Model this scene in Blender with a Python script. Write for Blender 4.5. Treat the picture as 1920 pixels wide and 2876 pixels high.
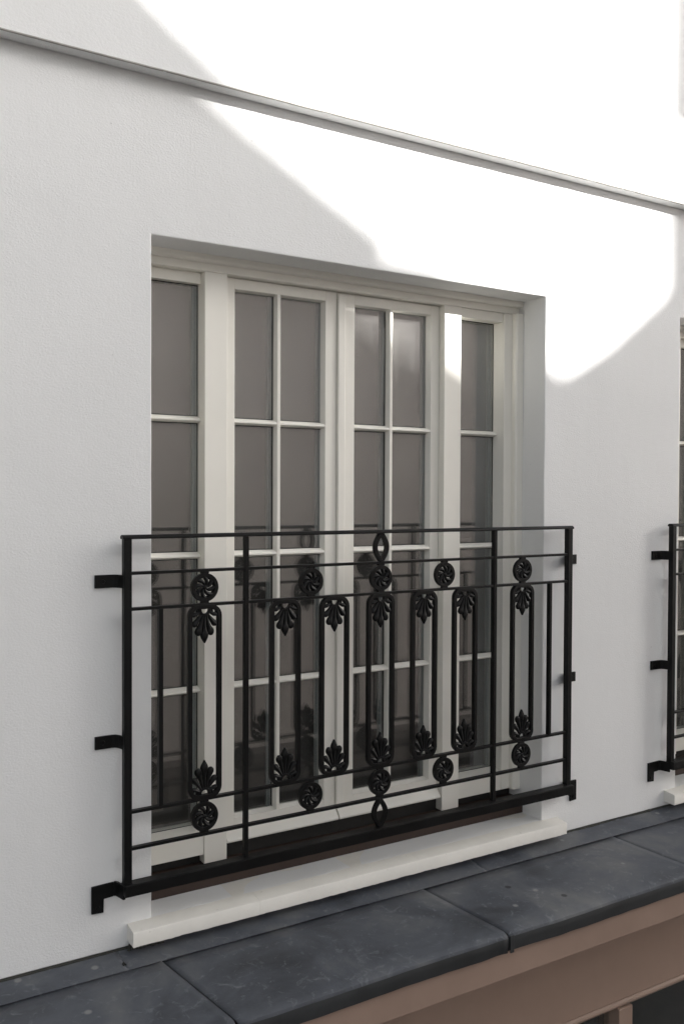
import bpy, bmesh, math, random
from mathutils import Vector, Matrix, noise

random.seed(7)
SC = bpy.context.scene
COL = SC.collection
for _o in list(bpy.data.objects):
    bpy.data.objects.remove(_o)

# ------------------------------------------------------------------ camera
cam_d = bpy.data.cameras.new('camera')
cam = bpy.data.objects.new('camera', cam_d)
COL.objects.link(cam)
SC.camera = cam
yaw, pitch, roll = 0.5564, -0.0197, 0.0040
F = Vector((math.sin(yaw) * math.cos(pitch), math.cos(yaw) * math.cos(pitch), math.sin(pitch)))
R0 = Vector((math.cos(yaw), -math.sin(yaw), 0))
U0 = R0.cross(F)
R = math.cos(roll) * R0 + math.sin(roll) * U0
U = -math.sin(roll) * R0 + math.cos(roll) * U0
M = Matrix.Identity(4)
for i in range(3):
    M[i][0], M[i][1], M[i][2] = R[i], U[i], -F[i]
M[0][3], M[1][3], M[2][3] = -1.0028, -2.7153, 1.3116
cam.matrix_world = M
cam_d.sensor_fit = 'HORIZONTAL'
cam_d.sensor_width = 36.0
cam_d.lens = 2600.4 / 1920 * 36
cam_d.clip_start = 0.05
cam_d.clip_end = 2000

# ------------------------------------------------------------------ light
SUN = Vector((1.3, -1.0, 0.55))          # towards the sun
SUN_EL = math.atan2(SUN.z, math.hypot(SUN.x, SUN.y))
SUN_AZ = math.atan2(SUN.x, SUN.y)
world = bpy.data.worlds.new('World')
SC.world = world
world.use_nodes = True
wn, wl = world.node_tree.nodes, world.node_tree.links
sky = wn.new('ShaderNodeTexSky')
sky.sky_type = 'NISHITA'
sky.sun_disc = False
sky.sun_elevation = SUN_EL
sky.sun_rotation = SUN_AZ
sky.air_density = 1.0
sky.dust_density = 4.0
sky.ozone_density = 1.0
hsv = wn.new('ShaderNodeHueSaturation')     # camera white-balanced for the shade
hsv.inputs["Saturation"].default_value = 0.18
wl.new(sky.outputs[0], hsv.inputs['Color'])
wl.new(hsv.outputs[0], wn['Background'].inputs['Color'])
wn['Background'].inputs['Strength'].default_value = 0.095
sun_d = bpy.data.lights.new('sun', 'SUN')
sun_d.energy = 5.0
sun_d.angle = math.radians(0.53)
sun_d.color = (1.0, 0.98, 0.95)
sun = bpy.data.objects.new('sun', sun_d)
COL.objects.link(sun)
sun.location = (12, -9, 9)
sun.rotation_euler = (-SUN).to_track_quat('-Z', 'Y').to_euler()
SC.view_settings.view_transform = 'Standard'
SC.view_settings.look = 'None'
SC.view_settings.gamma = 1.0
SC.view_settings.exposure = 1.5
SC.render.engine = 'CYCLES'
SC.cycles.max_bounces = 10
SC.cycles.diffuse_bounces = 5
SC.cycles.transparent_max_bounces = 24
SC.cycles.use_denoising = True

# ------------------------------------------------------------------ materials
def new_mat(name):
    m = bpy.data.materials.new(name)
    m.use_nodes = True
    nt = m.node_tree
    return m, nt.nodes, nt.links, nt.nodes['Principled BSDF']

def add(n, kind, **kw):
    nd = n.new(kind)
    for k, v in kw.items():
        if k.startswith('i_'):
            nd.inputs[k[2:].replace('_', ' ')].default_value = v
        else:
            setattr(nd, k, v)
    return nd

def ramp(n, stops, interp='LINEAR'):
    r = n.new('ShaderNodeValToRGB')
    r.color_ramp.interpolation = interp
    el = r.color_ramp.elements
    while len(el) < len(stops):
        el.new(0.5)
    for e, (p, c) in zip(el, stops):
        e.position = p
        e.color = c if len(c) == 4 else (*c, 1)
    return r

def g(v):
    return (v, v, v, 1)

def stucco(name, col):
    m, n, l, b = new_mat(name)
    tc = n.new('ShaderNodeTexCoord')
    big = add(n, 'ShaderNodeTexNoise', i_Scale=1.3, i_Detail=5.0, i_Roughness=0.6)
    l.new(tc.outputs['Object'], big.inputs['Vector'])
    r1 = ramp(n, [(0.30, tuple(c * 0.965 for c in col)), (0.70, tuple(min(1, c * 1.02) for c in col))])
    l.new(big.outputs['Fac'], r1.inputs['Fac'])
    # dark specks and pinholes
    vo = add(n, 'ShaderNodeTexVoronoi', i_Scale=17.0, i_Randomness=1.0)
    l.new(tc.outputs['Object'], vo.inputs['Vector'])
    r2 = ramp(n, [(0.0, g(0.62)), (0.035, g(0.80)), (0.055, g(1.0))])
    l.new(vo.outputs['Distance'], r2.inputs['Fac'])
    msk = add(n, 'ShaderNodeTexNoise', i_Scale=6.0, i_Detail=2.0)
    l.new(tc.outputs['Object'], msk.inputs['Vector'])
    r3 = ramp(n, [(0.55, g(0.0)), (0.64, g(1.0))])
    l.new(msk.outputs['Fac'], r3.inputs['Fac'])
    mx = add(n, 'ShaderNodeMixRGB', blend_type='MULTIPLY')
    l.new(r3.outputs['Color'], mx.inputs['Fac'])
    l.new(r1.outputs['Color'], mx.inputs[1])
    l.new(r2.outputs['Color'], mx.inputs[2])
    # faint rain streaks
    ms = add(n, 'ShaderNodeMapping')
    ms.inputs['Scale'].default_value = (11.0, 11.0, 0.55)
    l.new(tc.outputs['Object'], ms.inputs['Vector'])
    ns = add(n, 'ShaderNodeTexNoise', i_Scale=1.0, i_Detail=5.0, i_Roughness=0.6)
    l.new(ms.outputs[0], ns.inputs['Vector'])
    rs = ramp(n, [(0.36, (0.945, 0.94, 0.925)), (0.56, (1.0, 1.0, 1.0))])
    l.new(ns.outputs['Fac'], rs.inputs['Fac'])
    m4 = add(n, 'ShaderNodeMixRGB', blend_type='MULTIPLY')
    m4.inputs['Fac'].default_value = 0.15
    l.new(mx.outputs[0], m4.inputs[1])
    l.new(rs.outputs['Color'], m4.inputs[2])
    l.new(m4.outputs[0], b.inputs['Base Color'])
    b.inputs['Roughness'].default_value = 0.9
    b.inputs['Specular IOR Level'].default_value = 0.2
    # sand-float relief
    mp = add(n, 'ShaderNodeMapping')
    mp.inputs['Scale'].default_value = (1.0, 1.0, 1.35)
    l.new(tc.outputs['Object'], mp.inputs['Vector'])
    n1 = add(n, 'ShaderNodeTexNoise', i_Scale=135.0, i_Detail=4.0, i_Roughness=0.62)
    n2 = add(n, 'ShaderNodeTexNoise', i_Scale=26.0, i_Detail=3.0, i_Roughness=0.5)
    l.new(mp.outputs[0], n1.inputs['Vector'])
    l.new(mp.outputs[0], n2.inputs['Vector'])
    ad = add(n, 'ShaderNodeMath', operation='MULTIPLY_ADD')
    ad.inputs[1].default_value = 0.55
    l.new(n2.outputs['Fac'], ad.inputs[0])
    l.new(n1.outputs['Fac'], ad.inputs[2])
    bp = add(n, 'ShaderNodeBump', i_Strength=0.42, i_Distance=0.003)
    l.new(ad.outputs[0], bp.inputs['Height'])
    l.new(bp.outputs[0], b.inputs['Normal'])
    return m

def paint(name, col, rough, wear=0.03, bump=0.04, dirt=None):
    m, n, l, b = new_mat(name)
    tc = n.new('ShaderNodeTexCoord')
    nz = add(n, 'ShaderNodeTexNoise', i_Scale=9.0, i_Detail=6.0, i_Roughness=0.65)
    l.new(tc.outputs['Object'], nz.inputs['Vector'])
    r = ramp(n, [(0.3, tuple(c * (1 - wear) for c in col)), (0.7, tuple(min(1, c * (1 + wear)) for c in col))])
    l.new(nz.outputs['Fac'], r.inputs['Fac'])
    out = r.outputs['Color']
    if dirt:
        d = add(n, 'ShaderNodeTexNoise', i_Scale=55.0, i_Detail=3.0)
        l.new(tc.outputs['Object'], d.inputs['Vector'])
        rd = ramp(n, [(0.69, g(0)), (0.78, g(0.5))])
        l.new(d.outputs['Fac'], rd.inputs['Fac'])
        mx = add(n, 'ShaderNodeMixRGB')
        l.new(rd.outputs['Color'], mx.inputs['Fac'])
        l.new(out, mx.inputs[1])
        mx.inputs[2].default_value = (*dirt, 1)
        out = mx.outputs[0]
    l.new(out, b.inputs['Base Color'])
    rr = ramp(n, [(0.3, g(rough * 0.85)), (0.7, g(min(1, rough * 1.15)))])
    l.new(nz.outputs['Fac'], rr.inputs['Fac'])
    l.new(rr.outputs['Color'], b.inputs['Roughness'])
    if bump:
        n2 = add(n, 'ShaderNodeTexNoise', i_Scale=70.0, i_Detail=3.0)
        l.new(tc.outputs['Object'], n2.inputs['Vector'])
        bp = add(n, 'ShaderNodeBump', i_Strength=bump, i_Distance=0.002)
        l.new(n2.outputs['Fac'], bp.inputs['Height'])
        l.new(bp.outputs[0], b.inputs['Normal'])
    return m

def lead_mat(name):
    m, n, l, b = new_mat(name)
    tc = n.new('ShaderNodeTexCoord')
    n1 = add(n, 'ShaderNodeTexNoise', i_Scale=3.2, i_Detail=8.0, i_Roughness=0.62, i_Distortion=0.5)
    l.new(tc.outputs['Object'], n1.inputs['Vector'])
    r1 = ramp(n, [(0.32, (0.040, 0.043, 0.050)), (0.50, (0.078, 0.085, 0.100)), (0.68, (0.135, 0.138, 0.142))])
    l.new(n1.outputs['Fac'], r1.inputs['Fac'])
    # chalky streaks
    n2 = add(n, 'ShaderNodeTexNoise', i_Scale=21.0, i_Detail=7.0, i_Roughness=0.7, i_Distortion=1.4)
    l.new(tc.outputs['Object'], n2.inputs['Vector'])
    r2 = ramp(n, [(0.56, g(0)), (0.74, g(0.75))])
    l.new(n2.outputs['Fac'], r2.inputs['Fac'])
    mx = add(n, 'ShaderNodeMixRGB')
    l.new(r2.outputs['Color'], mx.inputs['Fac'])
    l.new(r1.outputs['Color'], mx.inputs[1])
    mx.inputs[2].default_value = (0.19, 0.20, 0.215, 1)
    # bird droppings / pale specks
    vo = add(n, 'ShaderNodeTexVoronoi', i_Scale=6.5)
    l.new(tc.outputs['Object'], vo.inputs['Vector'])
    r3 = ramp(n, [(0.045, g(0.6)), (0.085, g(0))])
    l.new(vo.outputs['Distance'], r3.inputs['Fac'])
    mx2 = add(n, 'ShaderNodeMixRGB')
    l.new(r3.outputs['Color'], mx2.inputs['Fac'])
    l.new(mx.outputs[0], mx2.inputs[1])
    mx2.inputs[2].default_value = (0.28, 0.28, 0.27, 1)
    # dark spots
    v2 = add(n, 'ShaderNodeTexVoronoi', i_Scale=5.3)
    mp = add(n, 'ShaderNodeMapping')
    mp.inputs['Location'].default_value = (3.1, 1.7, 0.4)
    l.new(tc.outputs['Object'], mp.inputs['Vector'])
    l.new(mp.outputs[0], v2.inputs['Vector'])
    r4 = ramp(n, [(0.05, g(0.8)), (0.075, g(0))])
    l.new(v2.outputs['Distance'], r4.inputs['Fac'])
    mx3 = add(n, 'ShaderNodeMixRGB')
    l.new(r4.outputs['Color'], mx3.inputs['Fac'])
    l.new(mx2.outputs[0], mx3.inputs[1])
    mx3.inputs[2].default_value = (0.022, 0.023, 0.026, 1)
    l.new(mx3.outputs[0], b.inputs['Base Color'])
    rr = ramp(n, [(0.3, g(0.46)), (0.7, g(0.66))])
    l.new(n1.outputs['Fac'], rr.inputs['Fac'])
    l.new(rr.outputs['Color'], b.inputs['Roughness'])
    b.inputs['Specular IOR Level'].default_value = 0.35
    bp = add(n, 'ShaderNodeBump', i_Strength=0.22, i_Distance=0.004)
    l.new(n2.outputs['Fac'], bp.inputs['Height'])
    l.new(bp.outputs[0], b.inputs['Normal'])
    return m

def glass_mat(name):
    m = bpy.data.materials.new(name)
    m.use_nodes = True
    n, l = m.node_tree.nodes, m.node_tree.links
    n.clear()
    out = n.new('ShaderNodeOutputMaterial')
    tr = add(n, 'ShaderNodeBsdfTransparent')
    tr.inputs['Color'].default_value = (0.90, 0.92, 0.915, 1)
    gl = add(n, 'ShaderNodeBsdfGlossy', i_Roughness=0.01)
    gl.inputs['Color'].default_value = (1, 1, 1, 1)
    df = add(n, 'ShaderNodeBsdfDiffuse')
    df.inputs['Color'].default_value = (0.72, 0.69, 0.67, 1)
    lw = add(n, 'ShaderNodeLayerWeight', i_Blend=0.5)
    pw = add(n, 'ShaderNodeMath', operation='POWER')
    pw.inputs[1].default_value = 5.0
    l.new(lw.outputs['Facing'], pw.inputs[0])
    ma = add(n, 'ShaderNodeMath', operation='MULTIPLY_ADD')
    ma.inputs[1].default_value = 0.90
    ma.inputs[2].default_value = 0.115
    l.new(pw.outputs[0], ma.inputs[0])
    # thin uneven film of dust outside; its height gradient paints lighter upper panes
    tc = n.new('ShaderNodeTexCoord')
    nz = add(n, 'ShaderNodeTexNoise', i_Scale=5.0, i_Detail=6.0, i_Roughness=0.6)
    l.new(tc.outputs['Object'], nz.inputs['Vector'])
    sx = add(n, 'ShaderNodeSeparateXYZ')
    l.new(tc.outputs['Object'], sx.inputs[0])
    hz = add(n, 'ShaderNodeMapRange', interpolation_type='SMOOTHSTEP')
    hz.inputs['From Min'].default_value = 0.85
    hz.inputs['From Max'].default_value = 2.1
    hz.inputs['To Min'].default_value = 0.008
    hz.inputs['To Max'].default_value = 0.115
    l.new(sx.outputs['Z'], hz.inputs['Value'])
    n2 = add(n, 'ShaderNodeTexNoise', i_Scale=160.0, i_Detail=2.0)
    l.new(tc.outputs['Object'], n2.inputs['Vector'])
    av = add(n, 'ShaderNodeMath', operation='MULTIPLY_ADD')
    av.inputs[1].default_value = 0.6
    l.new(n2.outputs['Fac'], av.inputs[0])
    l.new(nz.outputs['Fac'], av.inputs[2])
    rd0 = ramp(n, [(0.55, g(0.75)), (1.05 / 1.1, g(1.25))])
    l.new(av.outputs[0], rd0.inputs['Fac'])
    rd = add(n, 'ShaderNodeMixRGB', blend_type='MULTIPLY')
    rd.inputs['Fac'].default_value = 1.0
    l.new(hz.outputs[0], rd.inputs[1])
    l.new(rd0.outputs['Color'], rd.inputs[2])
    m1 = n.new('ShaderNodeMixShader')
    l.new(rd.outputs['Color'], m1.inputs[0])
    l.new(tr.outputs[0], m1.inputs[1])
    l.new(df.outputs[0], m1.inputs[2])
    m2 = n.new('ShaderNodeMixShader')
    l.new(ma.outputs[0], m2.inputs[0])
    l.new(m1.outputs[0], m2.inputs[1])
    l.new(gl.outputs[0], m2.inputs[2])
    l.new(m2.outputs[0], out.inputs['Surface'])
    return m

WALL = stucco('white_stucco', (0.80, 0.80, 0.795))
STONE = paint('painted_sill', (0.78, 0.755, 0.70), 0.7, 0.05, 0.15, (0.50, 0.47, 0.42))
FRAME = paint('cream_window_paint', (0.84, 0.816, 0.750), 0.36, 0.015, 0.03)
IRON = paint('black_iron_paint', (0.0048, 0.0048, 0.0050), 0.42, 0.25, 0.25)
IRON.node_tree.nodes['Principled BSDF'].inputs['Specular IOR Level'].default_value = 0.20
LEAD = lead_mat('weathered_lead')
LEAD_LIP = paint('shaded_lead_drip_edge', (0.030, 0.032, 0.034), 0.6, 0.3, 0.15, (0.05, 0.05, 0.05))  # darker than the top: shade on the lip put into the colour
BROWN = paint('brown_shop_paint', (0.34, 0.24, 0.19), 0.5, 0.05, 0.05)
KICK = paint('dark_brown_wood', (0.045, 0.027, 0.020), 0.6, 0.15, 0.1, (0.08, 0.06, 0.05))
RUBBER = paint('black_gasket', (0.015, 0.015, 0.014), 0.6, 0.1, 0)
SPACER = paint('grey_spacer', (0.30, 0.31, 0.31), 0.45, 0.05, 0)
BLIND = paint('grey_brown_blind', (0.075, 0.066, 0.062), 0.9, 0.03, 0.05)
GLASS = glass_mat('window_glass')
DARK = paint('dark_interior', (0.012, 0.012, 0.012), 0.9, 0.1, 0)
BEAD = paint('dirty_render_bead', (0.36, 0.345, 0.315), 0.8, 0.3, 0.2)
FACADE = paint('taupe_facade_render', (0.48, 0.423, 0.392), 0.9, 0.06, 0.1)
SHOP2 = paint('umber_added_shopfront', (0.13, 0.112, 0.103), 0.6, 0.1, 0.1)
SLATE = paint('grey_roof_slate', (0.07, 0.07, 0.075), 0.7, 0.15, 0.1)
ASPHALT = paint('asphalt', (0.05, 0.05, 0.05), 0.9, 0.15, 0.1)
MOSS = paint('sealant', (0.035, 0.035, 0.03), 0.9, 0.3, 0.3)

# ------------------------------------------------------------------ mesh helpers
class MB:
    def __init__(self):
        self.v, self.f = [], []

    def box(self, x0, x1, y0, y1, z0, z1):
        b = len(self.v)
        self.v += [(x, y, z) for x in (x0, x1) for y in (y0, y1) for z in (z0, z1)]
        for q in ((0, 1, 3, 2), (4, 6, 7, 5), (0, 4, 5, 1), (2, 3, 7, 6), (0, 2, 6, 4), (1, 5, 7, 3)):
            self.f.append(tuple(b + i for i in q))
        return self

    def prism(self, prof, axis, a0, a1):
        """closed 2D profile swept along an axis: 'x' -> prof is (y,z); 'y' -> (x,z); 'z' -> (x,y)"""
        b, k = len(self.v), len(prof)
        for a in (a0, a1):
            for p, q in prof:
                self.v.append({'x': (a, p, q), 'y': (p, a, q), 'z': (p, q, a)}[axis])
        self.f.append(tuple(b + i for i in range(k)))
        self.f.append(tuple(b + k + i for i in reversed(range(k))))
        for i in range(k):
            j = (i + 1) % k
            self.f.append((b + i, b + k + i, b + k + j, b + j))
        return self

    def ribbon(self, path, t, d0, d1, closed=False, plane='xz'):
        """flat bar of thickness 2t following a path in a plane, spanning d0..d1 across it"""
        k = len(path)
        P = [Vector(p) for p in path]
        b = len(self.v)
        for i in range(k):
            if closed:
                a, c = P[i - 1], P[(i + 1) % k]
            else:
                a, c = P[max(i - 1, 0)], P[min(i + 1, k - 1)]
            e1 = (P[i] - a).normalized() if (P[i] - a).length > 1e-9 else None
            e2 = (c - P[i]).normalized() if (c - P[i]).length > 1e-9 else None
            e1, e2 = e1 or e2, e2 or e1
            tg = (e1 + e2).normalized()
            nn = Vector((-tg.y, tg.x))
            cosh = max(0.5, tg.dot(e1))
            for s, d in ((-1, d0), (1, d0), (1, d1), (-1, d1)):
                q = P[i] + nn * (s * t / cosh)
                self.v.append((q.x, d, q.y) if plane == 'xz' else (q.x, q.y, d))
        m = k if closed else k - 1
        for i in range(m):
            j = (i + 1) % k
            for s in range(4):
                s2 = (s + 1) % 4
                self.f.append((b + 4 * i + s, b + 4 * j + s, b + 4 * j + s2, b + 4 * i + s2))
        if not closed:
            self.f.append((b, b + 1, b + 2, b + 3))
            self.f.append(tuple(b + 4 * (k - 1) + s for s in (3, 2, 1, 0)))
        return self

    def leaf(self, path, widths, depth, back=0.5):
        """cast leaf: elliptical ridge along a path in xz, front towards -y"""
        k = len(path)
        P = [Vector(p) for p in path]
        b = len(self.v)
        N = 8
        for i in range(k):
            tg = (P[min(i + 1, k - 1)] - P[max(i - 1, 0)]).normalized()
            nn = Vector((-tg.y, tg.x))
            w = widths[i]
            dd = depth * (0.55 + 0.45 * min(1, w / max(widths)))
            for a in range(N):
                t = 2 * math.pi * a / N
                off = nn * (w * math.cos(t))
                y = -dd * math.sin(t)
                if y > 0:
                    y *= back
                self.v.append((P[i].x + off.x, y, P[i].y + off.y))
        for i in range(k - 1):
            for a in range(N):
                c = (a + 1) % N
                self.f.append((b + i * N + a, b + i * N + c, b + (i + 1) * N + c, b + (i + 1) * N + a))
        self.f.append(tuple(b + a for a in reversed(range(N))))
        self.f.append(tuple(b + (k - 1) * N + a for a in range(N)))
        return self

    def cyl(self, c, r, h, axis='y', n=12, r2=None):
        """capped cylinder starting at c, going h along the axis"""
        b = len(self.v)
        r2 = r if r2 is None else r2
        for rr, hh in ((r, 0), (r2, h)):
            for i in range(n):
                t = 2 * math.pi * i / n
                p, q = rr * math.cos(t), rr * math.sin(t)
                o = {'y': (p, hh, q), 'x': (hh, p, q), 'z': (p, q, hh)}[axis]
                self.v.append((c[0] + o[0], c[1] + o[1], c[2] + o[2]))
        self.f.append(tuple(b + i for i in range(n)))
        self.f.append(tuple(b + n + i for i in reversed(range(n))))
        for i in range(n):
            j = (i + 1) % n
            self.f.append((b + i, b + n + i, b + n + j, b + j))
        return self

    def mesh(self, name, m, bevel=0.0, seg=2, smooth=False, weld=False):
        me = bpy.data.meshes.new(name)
        bm = bmesh.new()
        vs = [bm.verts.new(v) for v in self.v]
        for q in self.f:
            try:
                bm.faces.new([vs[i] for i in q])
            except ValueError:
                pass
        if weld:
            bmesh.ops.remove_doubles(bm, verts=bm.verts, dist=1e-5)
        bmesh.ops.recalc_face_normals(bm, faces=bm.faces)
        if bevel:
            ed = [e for e in bm.edges if len(e.link_faces) == 2 and e.calc_face_angle(0) > 0.5]
            bmesh.ops.bevel(bm, geom=ed, offset=bevel, offset_type='OFFSET', segments=seg, profile=0.5,
                            affect='EDGES', clamp_overlap=True)
        bm.to_mesh(me)
        bm.free()
        if smooth:
            for p in me.polygons:
                p.use_smooth = True
            me.set_sharp_from_angle(angle=math.radians(38))
        me.materials.append(m)
        return me

    def obj(self, name, m, parent=None, **kw):
        return link(name, self.mesh(name, m, **kw), parent)

def link(name, me, parent=None, loc=None, rot=None, scale=None):
    o = bpy.data.objects.new(name, me)
    COL.objects.link(o)
    o.parent = parent
    if loc:
        o.location = loc
    if rot:
        o.rotation_euler = rot
    if scale:
        o.scale = scale
    return o

def thing(name, label, cat, loc=(0, 0, 0), group=None):
    o = bpy.data.objects.new(name, None)
    COL.objects.link(o)
    o.location = loc
    o['label'], o['category'] = label, cat
    if group:
        o['group'] = group
    return o

def copy_tree(o, parent=None):
    c = o.copy()
    COL.objects.link(c)
    c.parent = parent
    for ch in list(o.children):
        copy_tree(ch, c)
    return c

# ------------------------------------------------------------------ measurements (metres)
W, H, PITCH = 1.635, 2.10, 2.4528         # opening, spacing of the windows
F1, F2, F3, GL = 0.125, 0.152, 0.185, 0.212
SOFFIT, OVER = 2.577, 0.055
ZB = -0.071                                # bottom edge of the render
XL, XR = -7.0, 12.0                        # the facade's ends

# ------------------------------------------------------------------ setting
st = MB().box(-400, 400, -400, 400, -3.6, -3.4).obj('street', ASPHALT)
st['kind'] = 'structure'

# ------------------------------------------------------------------ the white house
house = thing('white_house', 'white rendered house front with french windows above a lead covered brown shopfront', 'house')

def wall_mesh():
    """lower wall: front with two openings, reveals, thickness; edges very slightly uneven"""
    def frange(a, b, st):
        n = max(1, round((b - a) / st))
        return [a + (b - a) * i / n for i in range(n)]
    xs = [XL, -3.0] + frange(-1.0, 0.0, 0.25) + frange(0.0, W, 0.109) + frange(W, PITCH, 0.11) + frange(PITCH, PITCH + W, 0.109) + [PITCH + W, 6.5, XR]
    zs = frange(ZB, 0.0, 0.071) + frange(0.0, H, 0.105) + frange(H, SOFFIT + 0.02, 0.1) + [SOFFIT + 0.02]
    def inside(x, z):
        return (0 < x < W or PITCH < x < PITCH + W) and 0 < z < H
    mb = MB()
    ids = {}
    def vert(x, y, z):
        k = (round(x, 4), round(y, 4), round(z, 4))
        if k not in ids:
            j = Vector((0, 0, 0))
            if y < 0.2 and -1.5 < x < 5 and abs(z - SOFFIT - 0.02) > 0.01:
                j = Vector((noise.noise((x * 7, z * 7, 1 + y)), 0.6 * noise.noise((x * 4, z * 4, 9)),
                            noise.noise((x * 7, z * 7, 5 + y)))) * 0.0011
            ids[k] = len(mb.v)
            mb.v.append((x + j.x, y + j.y, z + j.z))
        return ids[k]
    T = 0.30
    nx, nz = len(xs), len(zs)
    hole = lambda i, k: 0 <= i < nx - 1 and 0 <= k < nz - 1 and inside((xs[i] + xs[i + 1]) / 2, (zs[k] + zs[k + 1]) / 2)
    solid = lambda i, k: 0 <= i < nx - 1 and 0 <= k < nz - 1 and not hole(i, k)
    for i in range(nx - 1):
        for k in range(nz - 1):
            if hole(i, k):
                continue
            for y in (0.0, T):
                mb.f.append(tuple(vert(x, y, z) for x, z in ((xs[i], zs[k]), (xs[i + 1], zs[k]), (xs[i + 1], zs[k + 1]), (xs[i], zs[k + 1]))))
            for di, dk, p, q in ((-1, 0, (0, 0), (0, 1)), (1, 0, (1, 0), (1, 1)), (0, -1, (0, 0), (1, 0)), (0, 1, (0, 1), (1, 1))):
                if not solid(i + di, k + dk):
                    a = (xs[i + p[0]], zs[k + p[1]])
                    c = (xs[i + q[0]], zs[k + q[1]])
                    mb.f.append((vert(a[0], 0, a[1]), vert(c[0], 0, c[1]), vert(c[0], T, c[1]), vert(a[0], T, a[1])))
    return mb.mesh('wall', WALL, bevel=0.0045, seg=3)

link('wall', wall_mesh(), house)

# upper storey stands 55 mm proud
def upper_mesh():
    mb = MB()
    n = 150
    x0, x1 = -2.2, 5.4
    prof = []
    mb.prism([(-OVER, SOFFIT), (-OVER, 6.2), (0.30, 6.2), (0.30, SOFFIT + 0.02), (-0.001, SOFFIT + 0.02), (-0.001, SOFFIT)], 'x', XL, XR)
    return mb.mesh('upper_wall', WALL, bevel=0.003)

link('upper_wall', upper_mesh(), house)
mb = MB()
pts = []
k = 260
for i in range(k + 1):
    x = -2.0 + 7.0 * i / k
    pts.append((x, SOFFIT + 0.0012 + 0.0012 * noise.noise((x * 9, 0, 3)) + 0.0008 * noise.noise((x * 40, 2, 3))))
mb.ribbon(pts, 0.0016, -OVER - 0.0018, -OVER + 0.006)
mb.obj('drip_bead', BEAD, house)

# rest of the body (not in view): back, sides, floor, roof
MB().box(XL, XR, 5.0, 5.2, -3.4, 6.2).obj('back_wall', WALL, house)
MB().box(XL, XL + 0.2, 0.302, 4.998, -3.4, 6.2).obj('side_wall', WALL, house)
MB().box(XR - 0.2, XR, 0.302, 4.998, -3.4, 6.2).obj('side_wall', WALL, house)
MB().box(XL + 0.202, XR - 0.202, 0.302, 4.998, -0.35, -0.15).obj('floor', DARK, house)
MB().prism([(-0.25, 6.202), (5.35, 6.202), (2.6, 7.9)], 'x', XL - 0.1, XR + 0.1).obj('roof', SLATE, house)

# ---------------------------------------------------------------- one french window
DEP = 0.245                                # back of the frames
def bar_h(mb, x0, x1, z):
    """horizontal glazing bar: bevelled nose, bright top slope, darker underside"""
    mb.prism([(GL + 0.002, z - 0.0115), (GL + 0.002, z + 0.0115), (GL - 0.008, z + 0.0095), (F3 + 0.002, z + 0.001),
              (F3 + 0.001, z - 0.005), (GL - 0.010, z - 0.0115)], 'x', x0, x1)
def bar_v(mb, x, z0, z1):
    mb.prism([(x - 0.010, GL + 0.003), (x + 0.010, GL + 0.003), (x + 0.010, GL - 0.008), (x + 0.006, F3 - 0.0003),
              (x - 0.006, F3 - 0.0003), (x - 0.010, GL - 0.008)], 'z', z0, z1)

BARS = (0.6455, 1.1015, 1.5605)

def rails(mb, x0, x1, z0, z1, gx0, gx1, gz0, gz1, yf):
    """flat frame of two stiles and two rails round a glass area, with a bead slope down to the glass"""
    mb.box(x0, gx0, yf, DEP, z0, z1)
    mb.box(gx1, x1, yf, DEP, z0, z1)
    mb.box(gx0, gx1, yf + 0.0005, DEP - 0.001, z0, gz0)
    mb.box(gx0, gx1, yf + 0.0005, DEP - 0.001, gz1, z1)

def panes_in(par, cols, gz0, gz1):
    rows = [gz0] + list(BARS) + [gz1]
    for (a, b_) in cols:
        for i in range(4):
            z0 = rows[i] + (0.0 if i == 0 else 0.0115)
            z1 = rows[i + 1] - (0.0 if i == 3 else 0.0115)
            MB().box(a, b_, GL, GL + 0.012, z0, z1).obj('pane', GLASS, par)
            gm = MB()
            w = 0.0032
            gm.box(a, b_, GL - 0.002, GL - 0.0002, z1 - w, z1)
            gm.box(b_ - w, b_, GL - 0.0018, GL - 0.0003, z0, z1 - w)
            gm.box(a, b_ - w, GL - 0.0016, GL - 0.0003, z0, z0 + 0.002)
            gm.obj('gasket', RUBBER, par)
            sp = MB()
            sp.box(b_ - 0.013, b_, GL + 0.0125, GL + 0.026, z0, z1)
            sp.box(a, a + 0.013, GL + 0.0125, GL + 0.026, z0, z1)
            sp.obj('spacer', SPACER, par)

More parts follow.
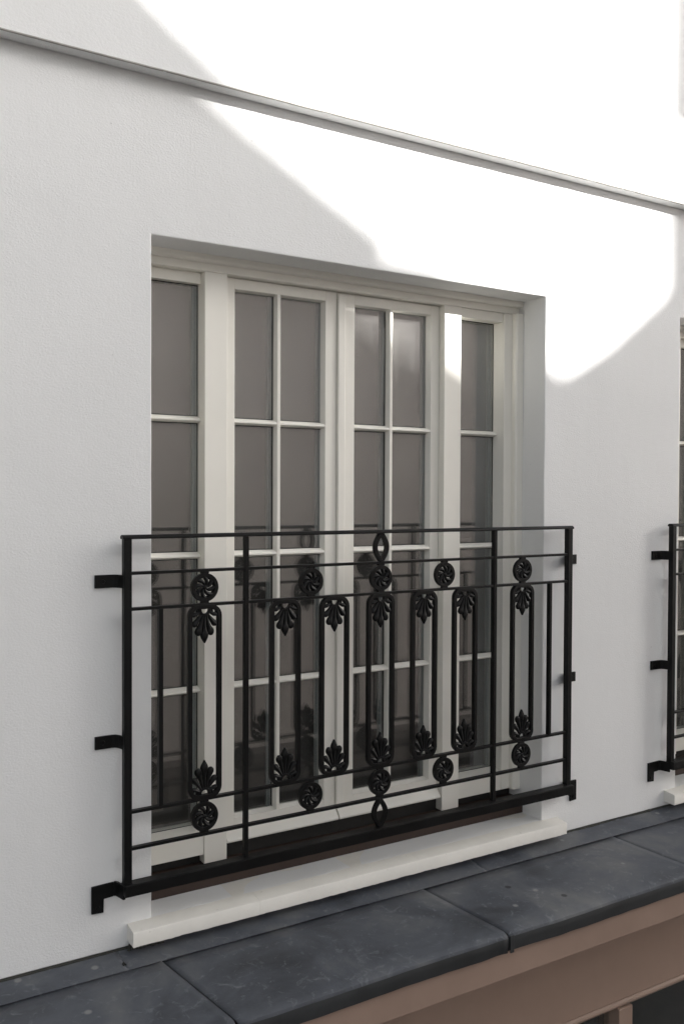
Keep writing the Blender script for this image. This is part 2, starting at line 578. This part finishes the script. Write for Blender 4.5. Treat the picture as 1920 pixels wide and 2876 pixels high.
def build_window(ox, fx=0.0):
    def put(mb, name, m, par, **kw):
        d_ = ox + (0.0 if name == 'sill_stone' else fx)
        for i, v in enumerate(mb.v):
            mb.v[i] = (v[0] + d_, v[1], v[2])
        return mb.obj(name, m, par, **kw)
    # outer frame: head and jambs, two steps
    fr = MB()
    fr.prism([(F1, 2.084), (F1, H + 0.03), (DEP, H + 0.03), (DEP, 2.051), (F2, 2.051), (F2, 2.078), (F1 + 0.006, 2.078)], 'x', -0.04 - fx, W + 0.04)
    fr.prism([(1.604, F1), (W + 0.04, F1), (W + 0.04, DEP + 0.001), (1.557, DEP + 0.001), (1.557, F2 + 0.0007), (1.5975, F2 + 0.0007), (1.5975, F1 + 0.007)], 'z', 0.095, 2.0502)
    fr.prism([(0.032, F1), (-0.04 - fx, F1), (-0.04 - fx, DEP + 0.001), (0.016, DEP + 0.001), (0.016, F2 + 0.0007), (0.038, F2 + 0.0007), (0.038, F1 + 0.007)], 'z', 0.095, 2.0502)
    f = put(fr, 'window_frame', FRAME, house, bevel=0.002)
    for x0, x1 in ((0.241, 0.324), (1.249, 1.332)):
        mm = MB().box(x0, x1, F2 + 0.0004, DEP + 0.004, 0.062, 2.0506)
        put(mm, 'mullion', FRAME, f, bevel=0.002)
    # sidelights
    for x0, x1, gx0, gx1, yf in ((0.0165, 0.2405, 0.034, 0.2403, F3), (1.3325, 1.5565, 1.3328, 1.549, F2 + 0.009)):
        sm = MB()
        lo, hi = 0.094, 2.0504
        sm.box(x0, x1, yf, DEP, 2.014, hi)
        sm.prism([(F2 + 0.004, lo), (F2 + 0.004, 0.172), (GL, 0.180), (DEP, 0.180), (DEP, lo)], 'x', x0, x1)
        if gx0 - x0 > 0.005:
            sm.box(x0, gx0, yf + 0.001, DEP - 0.001, 0.180, 2.014)
        if x1 - gx1 > 0.005:
            sm.prism([(gx1, GL + 0.004), (gx1, GL - 0.006), (x1, F2 + 0.010), (x1, DEP - 0.001), (gx1, DEP - 0.001)], 'z', 0.1805, 2.0138)
        s = put(sm, 'sidelight', FRAME, house, bevel=0.0012)
        for z in BARS:
            bm_ = MB()
            bar_h(bm_, gx0, gx1, z)
            put(bm_, 'glazing_bar', FRAME, s, bevel=0.001)
        panes_off(s, [(gx0, gx1)], 0.180, 2.0135, ox + fx)
    # the two door leaves
    for x0, x1, gx0, gx1, mx in ((0.325, 0.7745, 0.366, 0.7275, 0.537), (0.7765, 1.248, 0.853, 1.2075, 1.019)):
        dm = MB()
        rails(dm, x0, x1, 0.118, 2.049, gx0, gx1, 0.186, 2.012, F3)
        d = put(dm, 'door', FRAME, house, bevel=0.0014)
        # bead round the glass
        bd = MB()
        for a, b_ in ((gx0, mx), (mx, gx1)):
            bd.prism([(F3 + 0.008, 0.186), (GL, 0.186), (GL, 0.1935)], 'x', a, b_)
            bd.prism([(F3 + 0.004, 2.012), (GL, 2.012), (GL, 2.008)], 'x', a, b_)
        bd.prism([(gx1, F3 + 0.003), (gx1, GL), (gx1 - 0.006, GL)], 'z', 0.187, 2.011)
        put(bd, 'bead', FRAME, d)
        vm = MB()
        bar_v(vm, mx, 0.186, 2.012)
        put(vm, 'glazing_bar', FRAME, d, bevel=0.001)
        for z in BARS:
            bm_ = MB()
            bar_h(bm_, gx0, gx1, z)
            put(bm_, 'glazing_bar', FRAME, d, bevel=0.001)
        panes_off(d, [(gx0, mx - 0.0105), (mx + 0.0105, gx1)], 0.187, 2.011, ox + fx)
        wb = MB().prism([(F3 - 0.0005, 0.160), (F3 - 0.0005, 0.1145), (F3 - 0.030, 0.1145), (F3 - 0.032, 0.121), (F3 - 0.027, 0.128), (F3 - 0.006, 0.152)], 'x',
                        x0 + 0.002, x1 - 0.0015 + (0.0 if x1 < 1 else -0.003))
        put(wb, 'weather_bar', FRAME, d, bevel=0.001)
        if x0 > 0.5:
            am = MB().box(0.7762, 0.8065, F3 - 0.012, F3 - 0.0003, 0.162, 2.041)
            put(am, 'meeting_strip', FRAME, d, bevel=0.003)
    # threshold: dark recess and brown kick board
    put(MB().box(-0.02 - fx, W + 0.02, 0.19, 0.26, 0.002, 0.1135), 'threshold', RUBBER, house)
    kb = MB().box(-0.02 - fx, W + 0.02, 0.109, 0.189, 0.0005, 0.058)
    put(kb, 'kick_board', KICK, house, bevel=0.002)
    # painted sill of three stones
    cuts = [-0.078, 0.345, 0.985, 1.7195]
    s0 = None
    for i in range(3):
        sm = MB()
        a, b_ = cuts[i] + (0.0004 if i else 0), cuts[i + 1] - (0.0004 if i < 2 else 0)
        n = max(6, int((b_ - a) / 0.012))
        rng = random.Random(11 + i)
        rows = []
        for j in range(n + 1):
            x = a + (b_ - a) * j / n
            jag = 0.0012 * noise.noise((x * 60, 1, 1)) + 0.0014 * noise.noise((x * 17, 4, 1)) + rng.uniform(-0.0006, 0.0006)
            fz = 0.0008 * noise.noise((x * 9, 7, 2))
            rows.append([(x, 0.108, 0.0), (x, 0.002, -0.0005 + fz), (x, -0.0555, -0.008 + fz), (x, -0.0580, -0.0115 + fz), (x, -0.0572, -0.052 + jag), (x, 0.108, -0.050)])
        for r_ in rows:
            sm.v += r_
        K = 6
        for j in range(n):
            for q in range(K):
                p = (q + 1) % K
                sm.f.append((j * K + q, (j + 1) * K + q, (j + 1) * K + p, j * K + p))
        sm.f.append(tuple(range(K)))
        sm.f.append(tuple(n * K + q for q in reversed(range(K))))
        put(sm, 'sill_stone', STONE, house, smooth=True)

def panes_off(par, cols, z0, z1, ox):
    before = set(par.children)
    panes_in(par, [(a + ox, b_ + ox) for a, b_ in cols], z0, z1)

build_window(0.0)
build_window(PITCH, 0.13)

# blinds close behind the glass
BL = [('left sidelight', 0.020, 0.2395), ('left door leaf', 0.327, 0.773), ('right door leaf', 0.778, 1.247), ('right sidelight', 1.334, 1.556)]
for ox, where in ((0.0, 'of the main french window'), (PITCH + 0.13, 'of the window cut off at right')):
    for nm, a, b_ in BL:
        o = MB().box(a + ox, b_ + ox, 0.262, 0.264, 0.10, 2.06).obj('window_blind', BLIND)
        o['label'] = 'plain grey brown blind behind the %s %s' % (nm, where)
        o['category'] = 'blind'
        o['group'] = 'blinds behind the window glass'

# ---------------------------------------------------------------- lead covered shopfront cornice
JB = lambda j: -0.003 + 0.971 * j                       # joint at the back
JF = lambda j: -0.003 + 0.971 * j + 0.066 - 0.012 * j    # joint at the front
def lead_panel(j):
    n, mb = 44, MB()
    prof = [(-0.080, -0.0915), (-0.16, -0.0940), (-0.24, -0.0968), (-0.32, -0.0995), (-0.40, -0.1022), (-0.455, -0.1040), (-0.478, -0.1058),
            (-0.4885, -0.1105), (-0.492, -0.119), (-0.4915, -0.140), (-0.489, -0.1665), (-0.481, -0.1675), (-0.478, -0.160)]
    K = len(prof)
    for i in range(n + 1):
        t = i / n
        for q, (y, z) in enumerate(prof):
            s = min(1, max(0, (-y - 0.08) / 0.41))
            xb = JB(j) * (1 - s) + JF(j) * s
            xe = JB(j + 1) * (1 - s) + JF(j + 1) * s - 0.009
            x = xb + (xe - xb) * t
            amp = 0.0022
            dz = amp * noise.noise((x * 3.1, y * 5, j * 3.7)) + 0.0009 * noise.noise((x * 14, y * 14, j))
            dy = 0.0030 * noise.noise((x * 3.6, 8.1, j * 1.3 + z * 2)) + 0.001 * noise.noise((x * 15, 2.0, j + z * 9))
            edge = min(t, 1 - t) * (xe - xb)
            lift = 0.0035 * math.exp(-(edge / 0.010) ** 2) if t > 0.5 else -0.002 * math.exp(-(edge / 0.02) ** 2)
            if q <= 6:
                mb.v.append((x, y + (dy if q == 6 else 0), z + dz + lift))
            else:
                mb.v.append((x, y + dy - lift, z + dz * (1.0 if q < 9 else 2.0)))
    for i in range(n):
        for q in range(K - 1):
            mb.f.append((i * K + q, (i + 1) * K + q, (i + 1) * K + q + 1, i * K + q + 1))
    me = mb.mesh('lead_sheet', LEAD, smooth=True)
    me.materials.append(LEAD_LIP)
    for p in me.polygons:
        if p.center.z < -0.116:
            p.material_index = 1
    o = link('lead_sheet', me, house)
    sd = o.modifiers.new('thick', 'SOLIDIFY')
    sd.thickness = 0.003
    sd.offset = -1
    # welted strip closing the joint on the front lip
    if -2 < j < 4:
        x = JF(j)
        w = MB().box(x + 0.001, x + 0.017, -0.4965, -0.4935, -0.1685, -0.1125)
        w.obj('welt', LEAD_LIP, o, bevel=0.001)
for j in range(-2, 5):
    lead_panel(j)

def flashing(x0, x1, seed):
    n, mb = int((x1 - x0) / 0.02), MB()
    for i in range(n + 1):
        x = x0 + (x1 - x0) * i / n
        wv = 0.004 * noise.noise((x * 2.5, seed, 0)) + 0.0012 * noise.noise((x * 30, seed, 4))
        for q, (y, z) in enumerate(((0.03, -0.0700), (0.004, -0.0745), (-0.012, -0.0790), (-0.05, -0.0822), (-0.085, -0.0850), (-0.106 + wv, -0.0872), (-0.1062 + wv, -0.0905))):
            mb.v.append((x, y, z + (0.0013 * noise.noise((x * 8, y * 20, seed)) if 1 < q < 6 else 0)))
    for i in range(n):
        for q in range(6):
            mb.f.append((i * 7 + q, (i + 1) * 7 + q, (i + 1) * 7 + q + 1, i * 7 + q + 1))
    o = link('flashing', mb.mesh('flashing', LEAD, smooth=True), house)
    sd = o.modifiers.new('thick', 'SOLIDIFY')
    sd.thickness = 0.0025
    sd.offset = -1
for a, b_, s in ((-2.2, -0.108, 1), (-0.112, 1.262, 2), (1.258, 2.62, 3), (2.615, 4.3, 4)):
    flashing(a + (0.0 if s % 2 else 0.0), b_, s)
mb = MB()
pts = []
for i in range(361):
    x = -2.2 + 7.1 * i / 360
    rr = 0.0045 + 0.003 * noise.noise((x * 6, 3, 3)) + 0.0022 * noise.noise((x * 31, 1, 7))
    for q in range(6):
        a = math.pi * (0.5 + q / 5)
        mb.v.append((x, 0.001 + rr * 1.2 * math.cos(a), -0.0755 + rr * math.sin(a)))
for i in range(360):
    for q in range(5):
        mb.f.append((i * 6 + q, (i + 1) * 6 + q, (i + 1) * 6 + q + 1, i * 6 + q + 1))
mb.obj('sealant', MOSS, house)
for i in range(9):
    x = -0.074 + 0.012 * i + random.uniform(-0.004, 0.004)
    r_ = random.uniform(0.004, 0.009)
    bl = MB()
    for z, q in ((-0.0815, 1.25), (-0.074, 1.0), (-0.066, 0.75), (-0.060, 0.4)):
        for a in range(8):
            t = a * math.pi / 4
            k_ = q * r_ * (1 + 0.3 * noise.noise((x * 90 + a, z * 200, 3)))
            bl.v.append((x + k_ * 1.3 * math.cos(t), -0.012 + k_ * math.sin(t), z))
    for k_ in range(3):
        for a in range(8):
            c_ = (a + 1) % 8
            bl.f.append((k_ * 8 + a, k_ * 8 + c_, k_ * 8 + 8 + c_, k_ * 8 + 8 + a))
    bl.f.append(tuple(24 + a for a in range(8)))
    bl.obj('mortar_lump', MOSS, house)
# copper-black fixing tag on the flashing lap
tg = MB().ribbon([(-0.118, -0.087), (-0.113, -0.080), (-0.108, -0.087)], 0.0018, -0.083, -0.070)
tg.obj('fixing_clip', RUBBER, house)

MB().box(-2.2, 4.9, -0.470, -0.005, -0.170, -0.1185).obj('cornice_deck', KICK, house)
MB().box(XL, XR, -0.475, -0.210, -0.262, -0.172).obj('fascia', BROWN, house, bevel=0.003)
MB().box(XL, XR, -0.195, -0.162, -0.7105, -0.2625).obj('fascia_board', BROWN, house)
mb = MB()
mb.prism([(-0.162, -0.708), (-0.200, -0.708), (-0.207, -0.714), (-0.209, -0.722), (-0.205, -0.729), (-0.197, -0.733), (-0.194, -0.739), (-0.162, -0.741)], 'x', XL, XR)
mb.obj('moulding', BROWN, house, bevel=0.0008)
for a in (-4.14, -2.14, -0.14, 1.868, 3.868, 5.868, 7.868):
    MB().box(a, a + 0.078, -0.205, -0.125, -2.75, -0.742).obj('shop_mullion', BROWN, house, bevel=0.003)
    if a < 7:
        MB().box(a + 0.078, a + 2.0 + (0.008 if a == -0.14 else 0.0), -0.152, -0.144, -2.75, -0.743).obj('shop_pane', GLASS, house)
MB().box(XL, XR, -0.22, -0.10, -3.4, -2.751).obj('stall_riser', BROWN, house)
MB().box(XL, XR, 0.02, 0.28, -0.35, ZB - 0.004).obj('lintel', DARK, house)
MB().box(XL + 0.2, XR - 0.2, 0.6, 0.65, -3.4, -0.352).obj('shop_interior', DARK, house)

# ---------------------------------------------------------------- balcony railing
XC, RY = 0.8174, -0.045
ZT, Z2, Z3, Z4, Z5, ZBAR = 1.1803, 1.072, 0.9649, 0.3562, 0.2454, 0.1455
rail0 = thing('balcony_railing', 'black iron railing with palmettes and rosettes across the main french window', 'railing', (XC, 0, 0), 'window railings')

def rp(mb, name, par=rail0, **kw):
    kw.setdefault('bevel', 0.0012)
    return mb.obj(name, IRON, par, **kw)

# (coordinates below are relative to the railing's centre line)
for s in (-1, 1):
    x = 0.911 * s
    rp(MB().box(x - 0.012, x + 0.012, RY - 0.012, RY + 0.012, ZBAR - 0.002, ZT - 0.004), 'post', bevel=0.002)
    x = 0.5203 * s
    rp(MB().box(x - 0.007, x + 0.007, RY - 0.010, RY + 0.008, ZBAR - 0.001, ZT - 0.004), 'upright')
    x = 0.8071 * s
    rp(MB().box(x - 0.0068, x + 0.0068, RY - 0.0095, RY + 0.0075, Z4 + 0.003, Z3 - 0.003), 'baluster')
tr = MB().prism([(RY - 0.015, ZT - 0.006), (RY - 0.015, ZT + 0.001), (RY - 0.008, ZT + 0.0065), (RY + 0.008, ZT + 0.0065), (RY + 0.015, ZT + 0.001), (RY + 0.015, ZT - 0.006)], 'x', -0.927, 0.927)
rp(tr, 'top_rail', bevel=0.002)
for z in (Z2, Z3, Z4, Z5):
    rp(MB().box(-0.902, 0.902, RY - 0.0085, RY + 0.0085, z - 0.0047, z + 0.0047), 'rail')
rp(MB().box(-0.925, 0.925, -0.073, -0.033, 0.110, ZBAR), 'bottom_bar', bevel=0.0025)

# wall brackets
for s in (-1, 1):
    for zc in (1.0475, 0.5655):
        b_ = MB().ribbon([(-0.9955 * s, -0.0045), (-0.945 * s, -0.0045), (-0.934 * s, -0.008), (-0.926 * s, -0.020), (-0.920 * s, -0.044)], 0.0035, zc - 0.0195, zc + 0.0195, plane='xy')
        br = rp(b_, 'bracket')
        rp(MB().cyl((-0.972 * s, -0.0075, zc), 0.008, -0.003, n=6, r2=0.0065), 'bolt', br, bevel=0)
    prof = [(-1.0064, 0.055), (-0.9700, 0.053), (-0.9690, 0.094), (-0.940, 0.096), (-0.940, 0.139), (-1.0064, 0.137)]
    pm = MB().prism([(p * (1 if s < 0 else -1), z) for p, z in prof], 'y', -0.0075, -0.0008)
    pm.ribbon([(0.939 * s, -0.0045), (0.931 * s, -0.010), (0.926 * s, -0.030), (0.921 * s, -0.052)], 0.0042, 0.097, 0.140, plane='xy')
    bb = rp(pm, 'base_bracket', bevel=0.0015)
    rp(MB().cyl((-0.989 * -s, -0.0075, 0.072), 0.008, -0.003, n=6, r2=0.0065), 'bolt', bb, bevel=0)

# rosettes
def ring_mesh():
    mb = MB()
    n = 40
    mb.ribbon([(0.0385 * math.cos(2 * math.pi * i / n), 0.0385 * math.sin(2 * math.pi * i / n)) for i in range(n)], 0.0063, -0.008, 0.0065, closed=True)
    # dished inner lip
    b = len(mb.v)
    for r_, y in ((0.0335, -0.006), (0.0335, 0.004), (0.0285, 0.0045), (0.0285, 0.001)):
        for i in range(n):
            a = 2 * math.pi * i / n
            mb.v.append((r_ * math.cos(a), y, r_ * math.sin(a)))
    for q in range(4):
        for i in range(n):
            p, k2 = (q + 1) % 4, (i + 1) % n
            mb.f.append((b + q * n + i, b + q * n + k2, b + p * n + k2, b + p * n + i))
    mb.box(-0.0135, 0.0135, -0.0065, 0.006, 0.0435, 0.0500)
    mb.box(-0.0135, 0.0135, -0.0065, 0.006, -0.0505, -0.0435)
    return mb.mesh('rosette', IRON, bevel=0.0009, seg=1)
def petal_mesh():
    path = []
    for i in range(8):
        t = i / 7
        r_ = 0.006 + 0.0265 * t
        a = math.radians(8 + 40 * t ** 1.3)
        path.append((r_ * math.cos(a), r_ * math.sin(a)))
    return MB().leaf(path, [0.0028, 0.0038, 0.0050, 0.0061, 0.0068, 0.0071, 0.0066, 0.0052], 0.0085).mesh('petal', IRON, smooth=True)
def hub_mesh():
    mb = MB()
    mb.cyl((0, 0.004, 0), 0.0075, -0.008, n=14)
    mb.cyl((0, -0.004, 0), 0.0075, -0.0035, n=14, r2=0.0035)
    return mb.mesh('hub', IRON, smooth=True)
RING, PETAL, HUB = ring_mesh(), petal_mesh(), hub_mesh()
for z in ((Z2 + Z3) / 2, (Z4 + Z5) / 2):
    for x in (-0.6627, -0.2807, 0.0, 0.2807, 0.6627):
        r_ = link('rosette', RING, rail0, (x, RY, z), (0, random.uniform(-0.15, 0.15) * 0, 0), (1, 1, 1.0 if z > 0.6 else 1.03))
        link('hub', HUB, r_)
        ph = random.uniform(0, 6)
        for q in range(8):
            link('petal', PETAL, r_, None, (0, ph + q * math.pi / 4, 0))

# palmettes: a fan of cast leaves hanging from (or standing on) the rail
def sm(pts, n=4):
    """Catmull-Rom"""
    out = []
    P = [Vector(p) for p in pts]
    for i in range(len(P) - 1):
        a, b_, c, d = P[max(i - 1, 0)], P[i], P[i + 1], P[min(i + 2, len(P) - 1)]
        for k_ in range(n):
            t = k_ / n
            out.append(0.5 * ((2 * b_) + (c - a) * t + (2 * a - 5 * b_ + 4 * c - d) * t * t + (3 * b_ - a - 3 * c + d) * t ** 3))
    out.append(P[-1])
    return out
def leafm(pts, depth=0.0098):
    q = sm([(p[0], p[1], p[2]) for p in pts])
    return MB().leaf([(v.x, v.y) for v in q], [max(0.0006, v.z * 1.3) for v in q], depth).mesh('leaf', IRON, smooth=True)
LEAVES = []
LEAVES.append(leafm([(0, -0.028, 0.0034), (0, -0.055, 0.0046), (0, -0.074, 0.0062), (0, -0.087, 0.0102), (0, -0.096, 0.0104), (0, -0.107, 0.0062), (0, -0.1165, 0.0012)], 0.0105))
half = [
    [(0.006, -0.028, 0.003), (0.010, -0.048, 0.0046), (0.0155, -0.066, 0.0066), (0.0198, -0.079, 0.0096), (0.0212, -0.0865, 0.0086), (0.022, -0.0925, 0.0038)],
    [(0.011, -0.026, 0.003), (0.019, -0.038, 0.0046), (0.027, -0.049, 0.0066), (0.033, -0.056, 0.0080), (0.037, -0.060, 0.0062), (0.040, -0.0625, 0.0030)],
    [(0.0155, -0.020, 0.0028), (0.024, -0.024, 0.0042), (0.032, -0.0275, 0.0052), (0.038, -0.029, 0.0044), (0.042, -0.029, 0.0028)],
]
for h in half:
    LEAVES.append(leafm(h))
    LEAVES.append(leafm([(-a, b_, c) for a, b_, c in h]))
def scroll_mesh(s):
    p = []
    for i in range(15):
        a = i / 14 * 1.55 * 2 * math.pi * 0.8
        r_ = 0.0115 - 0.0065 * i / 14
        p.append((s * (0.0305 + r_ * math.cos(a + 2.2)), -0.0165 + r_ * math.sin(a + 2.2)))
    return MB().leaf(p, [0.0034 + 0.0008 * math.sin(i) for i in range(15)], 0.006).mesh('scroll', IRON, smooth=True)
SCROLL = [scroll_mesh(1), scroll_mesh(-1)]
def collar_mesh():
    mb = MB()
    p = [(0.0155 * math.cos(math.radians(a)), -0.0125 + 0.0155 * math.sin(math.radians(a))) for a in range(170, 371, 20)]
    mb.ribbon(p, 0.0033, -0.0085, 0.005)
    mb.box(-0.004, 0.004, -0.006, 0.004, -0.010, 0.0005)
    return mb.mesh('palmette', IRON, bevel=0.001, seg=1)
COLLAR = collar_mesh()
def rounded_frame(w, z0, z1, r_, n=6):
    p = []
    for cx, cz, a0 in ((w - r_, z1 - r_, 0), (-w + r_, z1 - r_, 90), (-w + r_, z0 + r_, 180), (w - r_, z0 + r_, 270)):
        for i in range(n + 1):
            a = math.radians(a0 + 90 * i / n)
            p.append((cx + r_ * math.cos(a), cz + r_ * math.sin(a)))
    return p
fm = MB().ribbon(rounded_frame(0.0492, Z4 + 0.0065, Z3 - 0.0065, 0.030), 0.0068, -0.0095, 0.0080, closed=True).mesh('panel_frame', IRON, bevel=0.0013)
for x in (-0.6627, -0.3777, -0.1886, 0.0, 0.1886, 0.3777, 0.6627):
    link('panel_frame', fm, rail0, (x, RY, 0))
    for z, up in ((Z3 - 0.004, 1), (Z4 + 0.004, -1)):
        pl = link('palmette', COLLAR, rail0, (x, RY, z), (0, 0 if up > 0 else math.pi, 0))
        for me in LEAVES:
            link('leaf', me, pl)
        for me in SCROLL:
            link('scroll', me, pl)
# the pointed loops above and below the middle rosettes
def loop_mesh(z0, z1):
    mb = MB()
    zc, hh = (z0 + z1) / 2, (z1 - z0) / 2
    for s in (-1, 1):
        p = []
        for i in range(15):
            t = -1 + 2 * i / 14
            p.append((s * 0.0245 * (math.cos(t * math.pi / 2 * 1.12) + 0.18) / 1.18, zc + hh * t))
        mb.ribbon(p, 0.0066, -0.0095 + 0.0004 * s, 0.0075 + 0.0004 * s)
    return mb.mesh('loop', IRON, bevel=0.0012, seg=1)
link('loop', loop_mesh(Z2 + 0.003, ZT - 0.003), rail0, (0, RY, 0))
link('loop', loop_mesh(ZBAR - 0.002, Z5 - 0.003), rail0, (0, RY, 0))

rail1 = copy_tree(rail0)
rail1.location = (XC + PITCH, 0, 0)
rail1['label'] = 'second black iron railing, cut off at the right edge of the photo'

# ---------------------------------------------------------------- houses across the street (their roofs cast the big shadow)
YL, YB = -6.0, -6.25
def cast(p, y):
    return (p[0] - SUN.x * y, p[1] - SUN.z * y)
lp = [(-5.6, 0.30), (-0.75, 3.18), (-0.075, 2.752), (0.02, 2.685), (0.125, 2.616), (0.199, 2.566), (0.311, 2.508), (0.438, 2.440), (0.674, 2.314), (0.868, 2.214),
      (0.874, 2.150), (1.130, 2.140), (1.165, 2.078), (1.637, 1.842), (1.750, 1.790)]
left_house = thing('gabled_house', 'taupe gabled house across the street, mirrored dimly in the window panes', 'house', (0, 0, 0))
prof = [cast(p, YL) for p in lp]
xm = prof[-1][0]
wallp = [(prof[0][0], -3.4)] + prof + [(xm, -3.4)]
MB().prism(wallp, 'y', YL - 0.3, YL).obj('front_wall', FACADE, left_house)
MB().prism([(x, z - 0.25) for x, z in prof] + [(xm, 3.0), (prof[0][0], 3.0)], 'y', YL - 7.0, YL - 0.302).obj('roof', SLATE, left_house)
MB().box(prof[0][0], prof[0][0] + 0.2, YL - 7, YL - 0.302, -3.4, 2.99).obj('side_wall', FACADE, left_house)
MB().box(xm - 0.2, xm - 0.002, YL - 7, YL - 0.302, -3.4, 2.99).obj('side_wall', FACADE, left_house)

rp_ = [(1.750, 1.790), (1.848, 1.844), (2.007, 1.933), (2.174, 2.056), (2.289, 2.140), (2.33, 2.170), (2.36, 2.215)]
MB().box(prof[0][0] + 0.3, xm - 0.001, YL + 0.001, YL + 0.16, -3.4, -1.60).obj('shopfront', SHOP2, left_house)  # unseen dark base added to darken reflections and the lower wall
MB().box(prof[0][0] + 0.2, xm - 0.001, YL + 0.001, YL + 0.24, -1.599, -1.50).obj('cornice', SHOP2, left_house)
right_house = thing('parapet_house', 'taupe house across the street with stepped parapet and chimney shading the wall', 'house', (0, 0, 0))
prof = [cast(p, YB) for p in rp_]
MB().prism([(xm + 0.002, -3.4), (xm + 0.002, prof[0][1] - 0.24)] + prof + [(prof[-1][0] + 1.3, prof[-1][1]), (prof[-1][0] + 1.3, 3.1), (prof[-1][0] + 5.5, 3.1), (prof[-1][0] + 5.5, -3.4)], 'y', YB, YB + 0.25).obj('front_wall', FACADE, right_house)
x, z = cast((2.355, 2.2), -6.75)
ch = MB().box(x, x + 0.95, -6.75, YB - 0.002, 3.0, cast((0, 2.89), -6.8)[1]).obj('chimney', FACADE, right_house)
x2, z2 = cast((2.365 - OVER * SUN.x, 2.907 - OVER * SUN.z), -6.8)
MB().box(x2 - 0.07, x + 1.0, -6.80, YB + 0.05, z2, z2 + 0.9).obj('chimney_cap', FACADE, ch)
MB().box(xm + 0.003, prof[-1][0] + 5.5, YB - 6.5, YB - 0.003, 2.6, 2.9).obj('roof', SLATE, right_house)
MB().box(xm + 0.004, prof[-1][0] + 5.4, YB + 0.251, YB + 0.40, -3.4, -1.60).obj('shopfront', SHOP2, right_house)  # likewise an added dark base to darken the lower wall
